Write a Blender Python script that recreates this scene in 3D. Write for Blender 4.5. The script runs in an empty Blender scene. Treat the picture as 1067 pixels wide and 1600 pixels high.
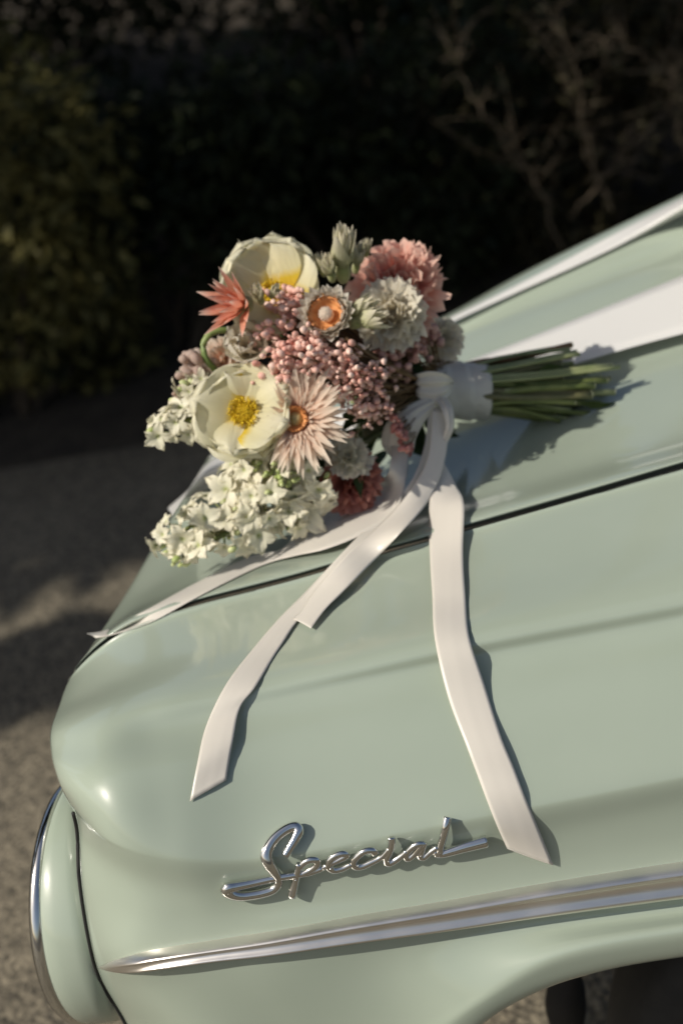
import bpy, bmesh, math, random
from mathutils import Vector, Matrix
from mathutils.bvhtree import BVHTree
R = math.radians
SC = bpy.context.scene
COL = SC.collection

# ------------------------------------------------------------------ camera
CAM = Vector((0.0, -2.0, 1.70)); PITCH = R(25); ROLL = R(10); FPX = 2222.0
cf = Vector((0, math.cos(PITCH), -math.sin(PITCH)))
cr0 = Vector((1, 0, 0)); cu0 = cr0.cross(cf)
cr = cr0 * math.cos(ROLL) - cu0 * math.sin(ROLL)
cu = cr0 * math.sin(ROLL) + cu0 * math.cos(ROLL)
cam_data = bpy.data.cameras.new('camera')
cam = bpy.data.objects.new('camera', cam_data); COL.objects.link(cam)
cam.matrix_world = Matrix(((cr.x, cu.x, -cf.x, CAM.x), (cr.y, cu.y, -cf.y, CAM.y), (cr.z, cu.z, -cf.z, CAM.z), (0, 0, 0, 1)))
cam_data.sensor_fit = 'VERTICAL'; cam_data.sensor_height = 36; cam_data.lens = 36 * FPX / 1600
cam_data.clip_start = 0.05; cam_data.clip_end = 600
cam_data.dof.use_dof = True; cam_data.dof.focus_distance = 1.52; cam_data.dof.aperture_fstop = 3.0
SC.camera = cam
SC.render.resolution_x = 682; SC.render.resolution_y = 1024

# ------------------------------------------------------------------ light
L = Vector((2.1, .95, -1.85)).normalized()          # direction the sunlight travels
elev = math.asin(-L.z); azim = math.atan2(-L.x, -L.y)
w = bpy.data.worlds.new('World'); SC.world = w; w.use_nodes = True
nt = w.node_tree; bg = nt.nodes['Background']
sky = nt.nodes.new('ShaderNodeTexSky'); sky.sky_type = 'NISHITA'; sky.sun_disc = False
sky.sun_elevation = elev; sky.sun_rotation = azim; sky.dust_density = 2.5
hsv = nt.nodes.new('ShaderNodeHueSaturation'); hsv.inputs['Saturation'].default_value = .92      # thin milky summer sky
nt.links.new(sky.outputs[0], hsv.inputs['Color']); nt.links.new(hsv.outputs[0], bg.inputs[0]); bg.inputs[1].default_value = 0.07
sd = bpy.data.lights.new('sun', 'SUN'); sd.energy = 3.6; sd.angle = R(0.55); sd.color = (1, 0.935, 0.835)
so = bpy.data.objects.new('sun', sd); COL.objects.link(so)
so.rotation_euler = L.to_track_quat('-Z', 'Y').to_euler()
vs = SC.view_settings; vs.view_transform = 'Standard'; vs.look = 'None'; vs.gamma = 1; vs.use_curve_mapping = False
vs.exposure = 0.18
GZ = -0.12                                           # road level

# ------------------------------------------------------------------ helpers
def ray(x, y): return cf + cr * ((x - 533.5) / FPX) - cu * ((y - 800) / FPX)
def at(x, y, Y): d = ray(x, y); return CAM + d * ((Y - CAM.y) / d.y)
def atz(x, y, Z): d = ray(x, y); return CAM + d * ((Z - CAM.z) / d.z)
def mpp(P): return (Vector(P) - CAM).dot(cf) / FPX        # metres per photo pixel at P

def tag(o, label=None, cat=None, group=None, kind=None):
    if label: o['label'] = label
    if cat: o['category'] = cat
    if group: o['group'] = group
    if kind: o['kind'] = kind
    return o
def empty(name, loc=(0, 0, 0)):
    o = bpy.data.objects.new(name, None); o.location = loc; o.empty_display_size = .05; COL.objects.link(o); return o
def setp(o, parent):
    if parent is not None:
        o.parent = parent
        par = Matrix.Identity(4); p = parent; chain = []
        while p is not None: chain.append(p); p = p.parent
        for q in reversed(chain): par = par @ q.matrix_parent_inverse @ q.matrix_basis
        o.matrix_parent_inverse = par.inverted()
def mesh(name, V, F, mat, parent=None, smooth=True):
    me = bpy.data.meshes.new(name); me.from_pydata([tuple(v) for v in V], [], F)
    if smooth: me.polygons.foreach_set('use_smooth', [True] * len(me.polygons))
    if mat: me.materials.append(mat)
    o = bpy.data.objects.new(name, me); COL.objects.link(o); setp(o, parent); return o
def inst(name, me, mw, parent):                          # object sharing mesh data at a world matrix
    o = bpy.data.objects.new(name, me); COL.objects.link(o); o.matrix_basis = mw; setp(o, parent); return o

def spline(P, T=None):
    """centripetal interpolation through P; returns f(u), u in 0..1 over knots T"""
    P = [Vector(p) for p in P]
    if T is None:
        T = [0.0]
        for a, b in zip(P, P[1:]): T.append(T[-1] + max((b - a).length, 1e-6) ** 0.5)
        T = [t / T[-1] for t in T]
    n = len(P)
    def tang(i):
        if n == 2: return (P[1] - P[0]) / (T[1] - T[0])
        if i == 0: return (P[1] - P[0]) / (T[1] - T[0])
        if i == n - 1: return (P[-1] - P[-2]) / (T[-1] - T[-2])
        a = (P[i] - P[i-1]) / (T[i] - T[i-1]); b = (P[i+1] - P[i]) / (T[i+1] - T[i])
        h0 = T[i] - T[i-1]; h1 = T[i+1] - T[i]
        return (a * h1 + b * h0) / (h0 + h1)
    M = [tang(i) for i in range(n)]
    def f(u):
        i = 0
        while i < n - 2 and u > T[i+1]: i += 1
        h = T[i+1] - T[i]; s = (u - T[i]) / h
        s2 = s * s; s3 = s2 * s
        return P[i] * (2*s3 - 3*s2 + 1) + M[i] * h * (s3 - 2*s2 + s) + P[i+1] * (3*s2 - 2*s3) + M[i+1] * h * (s3 - s2)
    f.T = T
    return f
def sample(P, n): f = spline(P); return [f(i / (n - 1)) for i in range(n)]
def grid_faces(nr, nc, flip=False, close=False):
    F = []
    for i in range(nr - 1):
        for j in range(nc if close else nc - 1):
            k = (j + 1) % nc
            q = (i*nc + j, i*nc + k, (i+1)*nc + k, (i+1)*nc + j)
            F.append(q[::-1] if flip else q)
    return F
def tube(V, F, pts, rad, n=8, flat=1.0, updir=None, cap=True):
    """append a tube swept along pts; rad number or list; flat squashes along updir"""
    pts = [Vector(p) for p in pts]; m = len(pts); base = len(V)
    up = Vector(updir) if updir is not None else Vector((0.13, 0.31, 0.94))
    for i, p in enumerate(pts):
        t = (pts[min(i+1, m-1)] - pts[max(i-1, 0)])
        t = t.normalized() if t.length > 1e-9 else Vector((1, 0, 0))
        a = up - t * up.dot(t)
        if a.length < 1e-4: a = t.orthogonal()
        a.normalize(); b = t.cross(a)
        r = rad[i] if isinstance(rad, (list, tuple)) else rad
        for k in range(n):
            c = 2 * math.pi * k / n
            V.append(p + b * (r * math.cos(c)) + a * (r * flat * math.sin(c)))
    for i in range(m - 1):
        for k in range(n):
            k2 = (k + 1) % n
            F.append((base + i*n + k, base + i*n + k2, base + (i+1)*n + k2, base + (i+1)*n + k))
    if cap:
        F.append(tuple(base + k for k in range(n))[::-1]); F.append(tuple(base + (m-1)*n + k for k in range(n)))

# ------------------------------------------------------------------ materials
def newmat(name):
    m = bpy.data.materials.new(name); m.use_nodes = True; n = m.node_tree
    return m, n, n.nodes['Principled BSDF'], n.links
def mixnoise(n, l, c1, c2, scale, detail=4, lo=.35, hi=.65, coord='Object', rough=.6):
    tc = n.nodes.new('ShaderNodeTexCoord'); tx = n.nodes.new('ShaderNodeTexNoise')
    tx.inputs['Scale'].default_value = scale; tx.inputs['Detail'].default_value = detail; tx.inputs['Roughness'].default_value = rough
    l.new(tc.outputs[coord], tx.inputs['Vector'])
    r = n.nodes.new('ShaderNodeValToRGB'); r.color_ramp.elements[0].position = lo; r.color_ramp.elements[1].position = hi
    r.color_ramp.elements[0].color = (*c1, 1); r.color_ramp.elements[1].color = (*c2, 1)
    l.new(tx.outputs['Fac'], r.inputs[0]); return r.outputs[0], tx, tc
def bump(n, l, b, tc, scale, strength, dist, coord='Object', detail=4, stretch=None):
    tx = n.nodes.new('ShaderNodeTexNoise'); tx.inputs['Scale'].default_value = scale; tx.inputs['Detail'].default_value = detail
    src = tc.outputs[coord]
    if stretch:
        mp = n.nodes.new('ShaderNodeMapping'); mp.inputs['Scale'].default_value = stretch; l.new(src, mp.inputs[0]); src = mp.outputs[0]
    l.new(src, tx.inputs['Vector'])
    bp = n.nodes.new('ShaderNodeBump'); bp.inputs['Strength'].default_value = strength; bp.inputs['Distance'].default_value = dist
    l.new(tx.outputs['Fac'], bp.inputs['Height']); l.new(bp.outputs[0], b.inputs['Normal']); return bp
def simple(name, c1, c2=None, rough=.6, metal=0, scale=30, bumps=None, coat=0, spec=.5):
    m, n, b, l = newmat(name)
    if c2:
        o, tx, tc = mixnoise(n, l, c1, c2, scale); l.new(o, b.inputs['Base Color'])
        if bumps: bump(n, l, b, tc, bumps[0], bumps[1], bumps[2])
    else: b.inputs['Base Color'].default_value = (*c1, 1)
    b.inputs['Roughness'].default_value = rough; b.inputs['Metallic'].default_value = metal
    b.inputs['Coat Weight'].default_value = coat; b.inputs['Coat Roughness'].default_value = .04
    b.inputs['Specular IOR Level'].default_value = spec
    return m
def petalmat(name, stops, rough=.55, trans=.45, streak=.12, axis='Y'):
    """colour runs from the petal's base to its tip; fine veins along it; some light passes through"""
    m, n, b, l = newmat(name)
    tc = n.nodes.new('ShaderNodeTexCoord'); sp = n.nodes.new('ShaderNodeSeparateXYZ'); l.new(tc.outputs['Generated'], sp.inputs[0])
    tx = n.nodes.new('ShaderNodeTexNoise'); mp = n.nodes.new('ShaderNodeMapping'); mp.inputs['Scale'].default_value = (22, 2.5, 2)
    l.new(tc.outputs['Generated'], mp.inputs[0]); l.new(mp.outputs[0], tx.inputs['Vector']); tx.inputs['Scale'].default_value = 1.0
    ad = n.nodes.new('ShaderNodeMath'); ad.operation = 'MULTIPLY_ADD'; ad.inputs[1].default_value = streak
    l.new(tx.outputs['Fac'], ad.inputs[0]); l.new(sp.outputs[axis], ad.inputs[2])
    sb = n.nodes.new('ShaderNodeMath'); sb.operation = 'SUBTRACT'; sb.inputs[1].default_value = streak * .5; l.new(ad.outputs[0], sb.inputs[0])
    r = n.nodes.new('ShaderNodeValToRGB'); cr_ = r.color_ramp
    while len(cr_.elements) < len(stops): cr_.elements.new(.5)
    for e, (p, c) in zip(cr_.elements, stops): e.position = p; e.color = (*c, 1)
    l.new(sb.outputs[0], r.inputs[0])
    oi = n.nodes.new('ShaderNodeObjectInfo'); hs = n.nodes.new('ShaderNodeHueSaturation')
    mr = n.nodes.new('ShaderNodeMapRange'); mr.inputs[3].default_value = .86; mr.inputs[4].default_value = 1.06
    l.new(oi.outputs['Random'], mr.inputs[0]); l.new(mr.outputs[0], hs.inputs['Value']); l.new(r.outputs[0], hs.inputs['Color'])
    l.new(hs.outputs[0], b.inputs['Base Color']); b.inputs['Roughness'].default_value = rough; b.inputs['Specular IOR Level'].default_value = .3
    bp = n.nodes.new('ShaderNodeBump'); bp.inputs['Strength'].default_value = .6; bp.inputs['Distance'].default_value = .0015
    l.new(tx.outputs['Fac'], bp.inputs['Height']); l.new(bp.outputs[0], b.inputs['Normal'])
    tr = n.nodes.new('ShaderNodeBsdfTranslucent'); l.new(hs.outputs[0], tr.inputs[0])
    mx = n.nodes.new('ShaderNodeMixShader'); mx.inputs[0].default_value = trans
    l.new(b.outputs[0], mx.inputs[1]); l.new(tr.outputs[0], mx.inputs[2]); l.new(mx.outputs[0], n.nodes['Material Output'].inputs[0])
    return m

def paint():
    m, n, b, l = newmat('sage_paint')
    o, tx, tc = mixnoise(n, l, (.338, .394, .318), (.354, .41, .334), 5)
    l.new(o, b.inputs['Base Color'])
    b.inputs['Roughness'].default_value = .34; b.inputs['Specular IOR Level'].default_value = .3
    b.inputs['Coat Weight'].default_value = 1; b.inputs['Coat IOR'].default_value = 1.55
    t2 = n.nodes.new('ShaderNodeTexNoise'); t2.inputs['Scale'].default_value = 14; t2.inputs['Detail'].default_value = 5
    l.new(tc.outputs['Object'], t2.inputs['Vector'])
    mr = n.nodes.new('ShaderNodeMapRange'); mr.inputs[3].default_value = .05; mr.inputs[4].default_value = .12
    l.new(t2.outputs['Fac'], mr.inputs[0]); l.new(mr.outputs[0], b.inputs['Coat Roughness'])
    bump(n, l, b, tc, 900, .05, .0003)
    return m
def chrome(name, col=(.72, .72, .70), rough=.1, nscale=60):
    m, n, b, l = newmat(name)
    b.inputs['Base Color'].default_value = (*col, 1); b.inputs['Metallic'].default_value = 1
    tc = n.nodes.new('ShaderNodeTexCoord'); t2 = n.nodes.new('ShaderNodeTexNoise'); t2.inputs['Scale'].default_value = nscale; t2.inputs['Detail'].default_value = 3
    l.new(tc.outputs['Object'], t2.inputs['Vector'])
    mr = n.nodes.new('ShaderNodeMapRange'); mr.inputs[3].default_value = rough * .5; mr.inputs[4].default_value = rough * 1.9
    l.new(t2.outputs['Fac'], mr.inputs[0]); l.new(mr.outputs[0], b.inputs['Roughness'])
    return m
def satin(name, c1=(.76, .72, .645)):
    m, n, b, l = newmat(name)
    b.inputs['Base Color'].default_value = (*c1, 1); b.inputs['Roughness'].default_value = .34
    b.inputs['Specular IOR Level'].default_value = .5
    b.inputs['Sheen Weight'].default_value = .25
    tc = n.nodes.new('ShaderNodeTexCoord'); uv = n.nodes.new('ShaderNodeMapping'); uv.inputs['Scale'].default_value = (420, 3, 1)
    l.new(tc.outputs['UV'], uv.inputs[0])
    tx = n.nodes.new('ShaderNodeTexNoise'); tx.inputs['Scale'].default_value = 1; l.new(uv.outputs[0], tx.inputs['Vector'])
    bp = n.nodes.new('ShaderNodeBump'); bp.inputs['Strength'].default_value = .12; bp.inputs['Distance'].default_value = .0004
    l.new(tx.outputs['Fac'], bp.inputs['Height']); l.new(bp.outputs[0], b.inputs['Normal'])
    tr = n.nodes.new('ShaderNodeBsdfTranslucent'); tr.inputs[0].default_value = (*c1, 1)
    mx = n.nodes.new('ShaderNodeMixShader'); mx.inputs[0].default_value = .2
    l.new(b.outputs[0], mx.inputs[1]); l.new(tr.outputs[0], mx.inputs[2]); l.new(mx.outputs[0], n.nodes['Material Output'].inputs[0])
    return m
def leafmat(name, c1, c2, trans=.25):
    m, n, b, l = newmat(name)
    tc = n.nodes.new('ShaderNodeTexCoord'); wn = n.nodes.new('ShaderNodeTexNoise'); wn.inputs['Scale'].default_value = 7; wn.inputs['Detail'].default_value = 3
    l.new(tc.outputs['Object'], wn.inputs['Vector'])
    r = n.nodes.new('ShaderNodeValToRGB'); r.color_ramp.elements[0].position = .35; r.color_ramp.elements[1].position = .68
    r.color_ramp.elements[0].color = (*c1, 1); r.color_ramp.elements[1].color = (*c2, 1)
    l.new(wn.outputs['Fac'], r.inputs[0]); l.new(r.outputs[0], b.inputs['Base Color']); b.inputs['Roughness'].default_value = .55; b.inputs['Specular IOR Level'].default_value = .2
    tr = n.nodes.new('ShaderNodeBsdfTranslucent'); l.new(r.outputs[0], tr.inputs[0])
    mx = n.nodes.new('ShaderNodeMixShader'); mx.inputs[0].default_value = trans
    l.new(b.outputs[0], mx.inputs[1]); l.new(tr.outputs[0], mx.inputs[2]); l.new(mx.outputs[0], n.nodes['Material Output'].inputs[0])
    return m
def asphalt():
    m, n, b, l = newmat('asphalt')
    o, tx, tc = mixnoise(n, l, (.10, .087, .064), (.19, .166, .124), 1.1, 6, .3, .7)
    v = n.nodes.new('ShaderNodeTexVoronoi'); v.inputs['Scale'].default_value = 85; l.new(tc.outputs['Object'], v.inputs['Vector'])
    r = n.nodes.new('ShaderNodeValToRGB'); r.color_ramp.elements[0].position = 0; r.color_ramp.elements[1].position = 1
    r.color_ramp.elements[0].color = (.3, .3, .3, 1); r.color_ramp.elements[1].color = (1.75, 1.72, 1.62, 1)
    l.new(v.outputs['Color'], r.inputs[0])
    mx = n.nodes.new('ShaderNodeMix'); mx.data_type = 'RGBA'; mx.blend_type = 'MULTIPLY'; mx.inputs[0].default_value = 1
    l.new(o, mx.inputs[6]); l.new(r.outputs[0], mx.inputs[7]); l.new(mx.outputs[2], b.inputs['Base Color'])
    b.inputs['Roughness'].default_value = .85
    bp = n.nodes.new('ShaderNodeBump'); bp.inputs['Strength'].default_value = .7; bp.inputs['Distance'].default_value = .006; bp.invert = True
    l.new(v.outputs['Distance'], bp.inputs['Height']); l.new(bp.outputs[0], b.inputs['Normal'])
    return m

PAINT = paint(); CHROME = chrome('polished_chrome'); TRIM = chrome('trim_chrome', (.86, .82, .76), .32, 9)
SATIN = satin('ivory_satin'); WSATIN = satin('white_satin', (.82, .81, .78))
BLACK = simple('underbody_black', (.012, .011, .01), (.02, .018, .016), .85, scale=20)
RUBBER = simple('tyre_rubber', (.014, .014, .014), (.022, .021, .02), .75, scale=40)
GREENSTEM = simple('stem_green', (.09, .125, .03), (.21, .23, .07), .5, scale=25)
BROWNSTEM = simple('stem_brown', (.13, .075, .03), (.2, .12, .05), .6, scale=40)
DARKLEAF = leafmat('bouquet_leaf', (.03, .055, .02), (.06, .09, .03))
ASPHALT = asphalt()
SOIL = simple('soil', (.024, .019, .013), (.05, .04, .027), .95, scale=9, bumps=(40, .6, .02))
BARK = simple('bark', (.06, .045, .03), (.11, .085, .06), .9, scale=30, bumps=(60, .8, .01))
TWIG = simple('dry_twig', (.09, .07, .045), (.17, .13, .085), .8, scale=30)

# ------------------------------------------------------------------ ground
def plate(name, x0, x1, y0, y1, z, nx, ny, mat, hf=None):
    V = []
    for i in range(ny + 1):
        for j in range(nx + 1):
            x = x0 + (x1 - x0) * j / nx; y = y0 + (y1 - y0) * i / ny
            V.append((x, y, z + (hf(x, y) if hf else 0)))
    return tag(mesh(name, V, grid_faces(ny + 1, nx + 1), mat), kind='structure')
plate('ground', -250, 250, -250, 250, GZ - .06, 2, 2, SOIL)
plate('road', -40, 40, -5.2, 2.75, GZ, 40, 8, ASPHALT)
rv = random.Random(5)
def hv(x, y):
    t = max(0, y - 2.7)
    return min(t * .10, .05) + .03 * math.sin(x * 2.1 + y) * min(1, t) + max(0, t - .9) * .42 + .05 * math.sin(x * .9 + 2 * y) * min(1, t)
plate('earth_bank', -30, 30, 2.62, 12, GZ - .012, 160, 50, SOIL, hv)

# ------------------------------------------------------------------ foliage of the roadside
def leaf_cloud(rnd, n, shape, size, flat=.5, skip=None):
    """n folded leaves scattered through a volume given by shape(rnd) -> (point, outward)"""
    V = []; F = []
    for _ in range(n):
        p, o = shape(rnd)
        if skip and skip(p): continue
        d = Vector((rnd.gauss(0, 1), rnd.gauss(0, 1), rnd.gauss(-.2, .7))).normalized()
        d = (d + o * .6).normalized(); s = size * rnd.uniform(.55, 1.25)
        side = d.cross(Vector((rnd.gauss(0, flat), rnd.gauss(0, flat), 1))).normalized(); up = side.cross(d)
        b = len(V); wd = s * rnd.uniform(.2, .3)
        V += [p, p + d*s*.45 + side*wd + up*wd*.35, p + d*s - up*s*.12, p + d*s*.45 - side*wd + up*wd*.35]
        F += [(b, b+1, b+2), (b, b+2, b+3)]
    return V, F
def blob_shape(lobes):
    def f(r):
        c, s = lobes[r.randrange(len(lobes))]
        v = Vector((r.gauss(0, 1), r.gauss(0, 1), r.gauss(0, 1))).normalized()
        q = r.random() ** .4
        return Vector((c[0] + v.x*s[0]*q, c[1] + v.y*s[1]*q, c[2] + v.z*s[2]*q)), v
    return f
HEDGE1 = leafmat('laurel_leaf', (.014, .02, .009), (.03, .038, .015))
HEDGE2 = leafmat('sun_fleck_leaf', (.018, .022, .009), (.25, .22, .075))  # wide dark-to-pale spread puts sunlit flecks into the leaf colour
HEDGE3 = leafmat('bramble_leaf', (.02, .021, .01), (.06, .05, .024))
CANOPY = leafmat('canopy_leaf', (.04, .055, .02), (.08, .095, .035), .2)

def shrub(loc, wd, ht, mat, n, size, label, seed):
    r = random.Random(seed); root = empty('shrub', loc); lobes = []
    for k in range(11):
        a = r.uniform(0, 6.28); q = r.random() ** .5
        lobes.append(((math.cos(a)*wd*.62*q, math.sin(a)*wd*.45*q, ht*r.uniform(.12, .82)), (wd*r.uniform(.25, .42), wd*r.uniform(.22, .36), ht*r.uniform(.14, .26))))
    V, F = leaf_cloud(r, n, blob_shape(lobes), size)
    c = mesh('foliage', [Vector(loc) + v for v in V], F, mat, root, smooth=False); c['kind'] = 'stuff'
    V = []; F = []
    for k in range(9):
        c0, s0 = lobes[k]; e = Vector(loc) + Vector(c0) * 1.05
        b = Vector(loc) + Vector((r.uniform(-.15, .15), r.uniform(-.12, .12), -.05))
        tube(V, F, sample([b, b.lerp(e, .5) + Vector((r.uniform(-.1, .1), r.uniform(-.1, .1), .06)), e], 6), [.018, .016, .013, .010, .007, .004], 5)
    mesh('branch', V, F, BARK, root)
    tag(root, label, 'shrub', 'shrubs along the dark bank')
    return root
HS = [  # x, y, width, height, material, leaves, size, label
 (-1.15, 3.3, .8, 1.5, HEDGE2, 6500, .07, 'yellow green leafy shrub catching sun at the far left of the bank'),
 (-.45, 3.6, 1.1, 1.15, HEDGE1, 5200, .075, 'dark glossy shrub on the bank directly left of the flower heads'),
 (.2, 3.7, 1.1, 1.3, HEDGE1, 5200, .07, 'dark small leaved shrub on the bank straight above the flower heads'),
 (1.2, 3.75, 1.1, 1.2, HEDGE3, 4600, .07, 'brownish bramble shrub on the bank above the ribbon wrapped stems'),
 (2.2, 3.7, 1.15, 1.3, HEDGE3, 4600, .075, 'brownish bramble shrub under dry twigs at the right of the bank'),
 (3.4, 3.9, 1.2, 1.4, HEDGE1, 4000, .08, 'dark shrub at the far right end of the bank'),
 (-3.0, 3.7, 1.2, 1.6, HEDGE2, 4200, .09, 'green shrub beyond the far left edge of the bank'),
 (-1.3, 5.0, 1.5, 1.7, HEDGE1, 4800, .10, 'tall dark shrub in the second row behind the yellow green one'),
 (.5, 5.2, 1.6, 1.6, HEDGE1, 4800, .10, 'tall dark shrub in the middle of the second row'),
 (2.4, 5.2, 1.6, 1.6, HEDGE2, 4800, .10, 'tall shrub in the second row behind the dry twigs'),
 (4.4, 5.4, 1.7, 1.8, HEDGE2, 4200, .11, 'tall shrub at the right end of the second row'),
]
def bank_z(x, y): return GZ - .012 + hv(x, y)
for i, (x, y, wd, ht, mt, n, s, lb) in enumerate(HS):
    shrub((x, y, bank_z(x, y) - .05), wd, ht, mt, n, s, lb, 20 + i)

def dry_branch(pts, rad, label, seed):
    r = random.Random(seed); pts = [Vector(p) for p in pts]
    V = []; F = []; main = sample(pts, 26)
    main = [p + Vector((r.gauss(0, .008), r.gauss(0, .008), r.gauss(0, .008))) for p in main]
    tube(V, F, main, [rad * (1 - .8 * i / 25) for i in range(26)], 6)
    for k in range(26):
        i = r.randrange(4, 25); p = main[i]; d = (main[i] - main[i-1]).normalized()
        e = p + (d * r.uniform(.3, 1) + Vector((r.gauss(0, .6), r.gauss(0, .4), r.gauss(.05, .5)))) * r.uniform(.06, .26)
        m_ = p.lerp(e, .5) + Vector((r.gauss(0, .02), r.gauss(0, .02), r.gauss(0, .02)))
        tube(V, F, sample([p, m_, e], 6), [rad * .4 * (1 - .8 * j / 5) for j in range(6)], 4)
        if r.random() < .6:
            e2 = m_ + Vector((r.gauss(0, .06), r.gauss(0, .05), r.gauss(0, .06))); tube(V, F, [m_, e2], [rad * .25, rad * .1], 4)
    o = mesh('dry_branch', V, F, TWIG)
    V = []; F = []
    for k in range(46):
        p = main[r.randrange(6, 26)] + Vector((r.gauss(0, .06), r.gauss(0, .06), r.gauss(0, .06)))
        d = Vector((r.gauss(0, 1), r.gauss(0, 1), r.gauss(-.4, .8))).normalized(); q = d.orthogonal().normalized(); z = r.uniform(.025, .055); b = len(V)
        V += [p, p + d*z*.5 + q*z*.22, p + d*z, p + d*z*.5 - q*z*.22]; F += [(b, b+1, b+2), (b, b+2, b+3)]
    lv = mesh('leaves', V, F, HEDGE3, o, False); lv['kind'] = 'stuff'
    return tag(o, label, 'branch', 'dry branches over the bank')
DB = [([(.95, 3.0, .25), (.85, 2.95, .55), (.68, 2.9, .85), (.58, 2.95, 1.15)], .005, 'dry branch leaning left above the ribbon wrapped stems'),
      ([(1.15, 3.0, .35), (1.05, 2.95, .65), (1.03, 2.9, .9), (.92, 2.95, 1.2)], .0045, 'thin dry branch rising steeply beside the leaning one'),
      ([(1.55, 3.0, .45), (1.42, 2.95, .7), (1.3, 2.9, .86), (1.12, 2.9, .98)], .004, 'dry branch arching to the left at the right edge'),
      ([(1.0, 3.05, .35), (1.15, 2.95, .52), (1.3, 2.9, .66), (1.6, 2.95, .78)], .0045, 'low dry branch crossing to the right over the bramble'),
      ([(1.5, 3.1, .3), (1.4, 3.05, .7), (1.42, 3.0, 1.0), (1.3, 3.0, 1.3)], .0045, 'dry branch with forked tip nearest the right edge')]
for i, d in enumerate(DB): dry_branch(*d, 70 + i)

GAPS = [(at(35, 150, 3.15), .13), (at(20, 90, 3.15), .06), (at(95, 190, 3.15), .06), (at(15, 215, 3.1), .06), (at(75, 95, 3.15), .10), (at(150, 390, 3.1), .13), (at(60, 330, 3.1), .07), (at(1010, 130, 3.0), .10), (at(880, 150, 3.0), .12), (at(120, 40, 3.3), .08), (at(300, 340, 3.2), .05), (at(830, 250, 3.1), .08), (at(640, 220, 3.2), .05), (at(200, 260, 3.2), .05), (at(180, 440, 3.1), .05), (at(90, 420, 3.1), .06), (at(420, 120, 3.3), .04), (at(540, 60, 3.3), .05), (at(960, 330, 3.0), .05), (at(250, 500, 3.1), .04),
        (atz(0, 975, GZ), .09), (atz(70, 950, GZ), .09), (atz(140, 925, GZ), .08), (atz(215, 895, GZ), .07), (atz(0, 745, GZ), .02)]
def lit(p):  # leaf-free tunnels cut through the unseen crowns so sun reaches chosen spots
    for c, r_ in GAPS:
        d = Vector(p) - c
        if (d - L * d.dot(L)).length < r_ * 1.3 + .06: return True
    return False
def tree(loc, trunk_h, crown, lean, label, seed, n=14000, size=.21, boughs=()):
    r = random.Random(seed); root = empty('tree', loc); loc = Vector(loc)
    top = loc + Vector((lean[0], lean[1], trunk_h))
    V = []; F = []
    tube(V, F, sample([loc, loc.lerp(top, .5) + Vector((.12, -.1, 0)), top], 10), [.17 - .009 * i for i in range(10)], 10)
    tk = mesh('trunk', V, F, BARK, root); lobes = []
    for k in range(18):
        a = r.uniform(0, 6.28); q = r.random() ** .5
        c = top + Vector((math.cos(a) * crown[0] * .65 * q, math.sin(a) * crown[1] * .65 * q, crown[2] * r.uniform(-.35, .6)))
        s = r.uniform(.32, .48); lobes.append((tuple(c), (crown[0] * s, crown[1] * s, crown[2] * s * .8)))
        V = []; F = []
        tube(V, F, sample([top - Vector((0, 0, r.uniform(0, .6))), top.lerp(c, .5) + Vector((0, 0, .15)), c], 7), [.07 - .009 * i for i in range(7)], 6)
        mesh('limb', V, F, BARK, root)
    for tx, ty, hh, sx, sy in boughs:  # unseen boughs added up-sun of road points, shaped to shade them
        g = atz(tx, ty, GZ) - L * (hh / -L.z)
        for k in range(3):
            lobes.append(((g.x + (k - 1) * sx * .9, g.y + (k - 1) * .05, g.z), (sx, sy, .12)))
        V = []; F = []; e = g + Vector((sx, 0, 0))
        tube(V, F, sample([top, top.lerp(e, .6) + Vector((0, 0, .1)), e, g - Vector((sx, 0, 0))], 9), [.05 - .005 * i for i in range(9)], 6)
        mesh('limb', V, F, BARK, root)
    V, F = leaf_cloud(r, n, blob_shape(lobes), size, skip=lit)
    c = mesh('crown', V, F, CANOPY, root, smooth=False); c['kind'] = 'stuff'
    return tag(root, label, 'tree', 'trees shading the bank')
TR = [((-6.9, 4.0, .3), 4.4, (2.4, 2.3, 1.5), (-.4, -3.5), 'leafy tree left of the frame leaning far over the shaded road'),
      ((-4.4, 4.6, .4), 4.6, (2.4, 2.4, 1.6), (-.9, -3.9), 'leafy tree on the bank left of the car, its crown above the frame'),
      ((-1.6, 5.6, .7), 4.9, (2.4, 2.3, 1.7), (-.9, -3.9), 'leafy tree on the bank behind the flowers, its crown above the frame'),
      ((1.5, 6.2, .9), 4.9, (2.4, 2.3, 1.7), (-.9, -3.9), 'leafy tree on the bank behind the bouquet stems, its crown above the frame'),
      ((-9.9, 4.2, .3), 4.4, (2.4, 2.4, 1.6), (.0, -3.0), 'leafy tree farthest left along the road')]
for i, t in enumerate(TR): tree(*t, 40 + i, boughs=[(60, 1045, 3.6, .5, .05), (90, 800, 4.2, .7, .28), (0, 770, 4.4, .6, .3)] if i == 1 else ())

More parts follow.
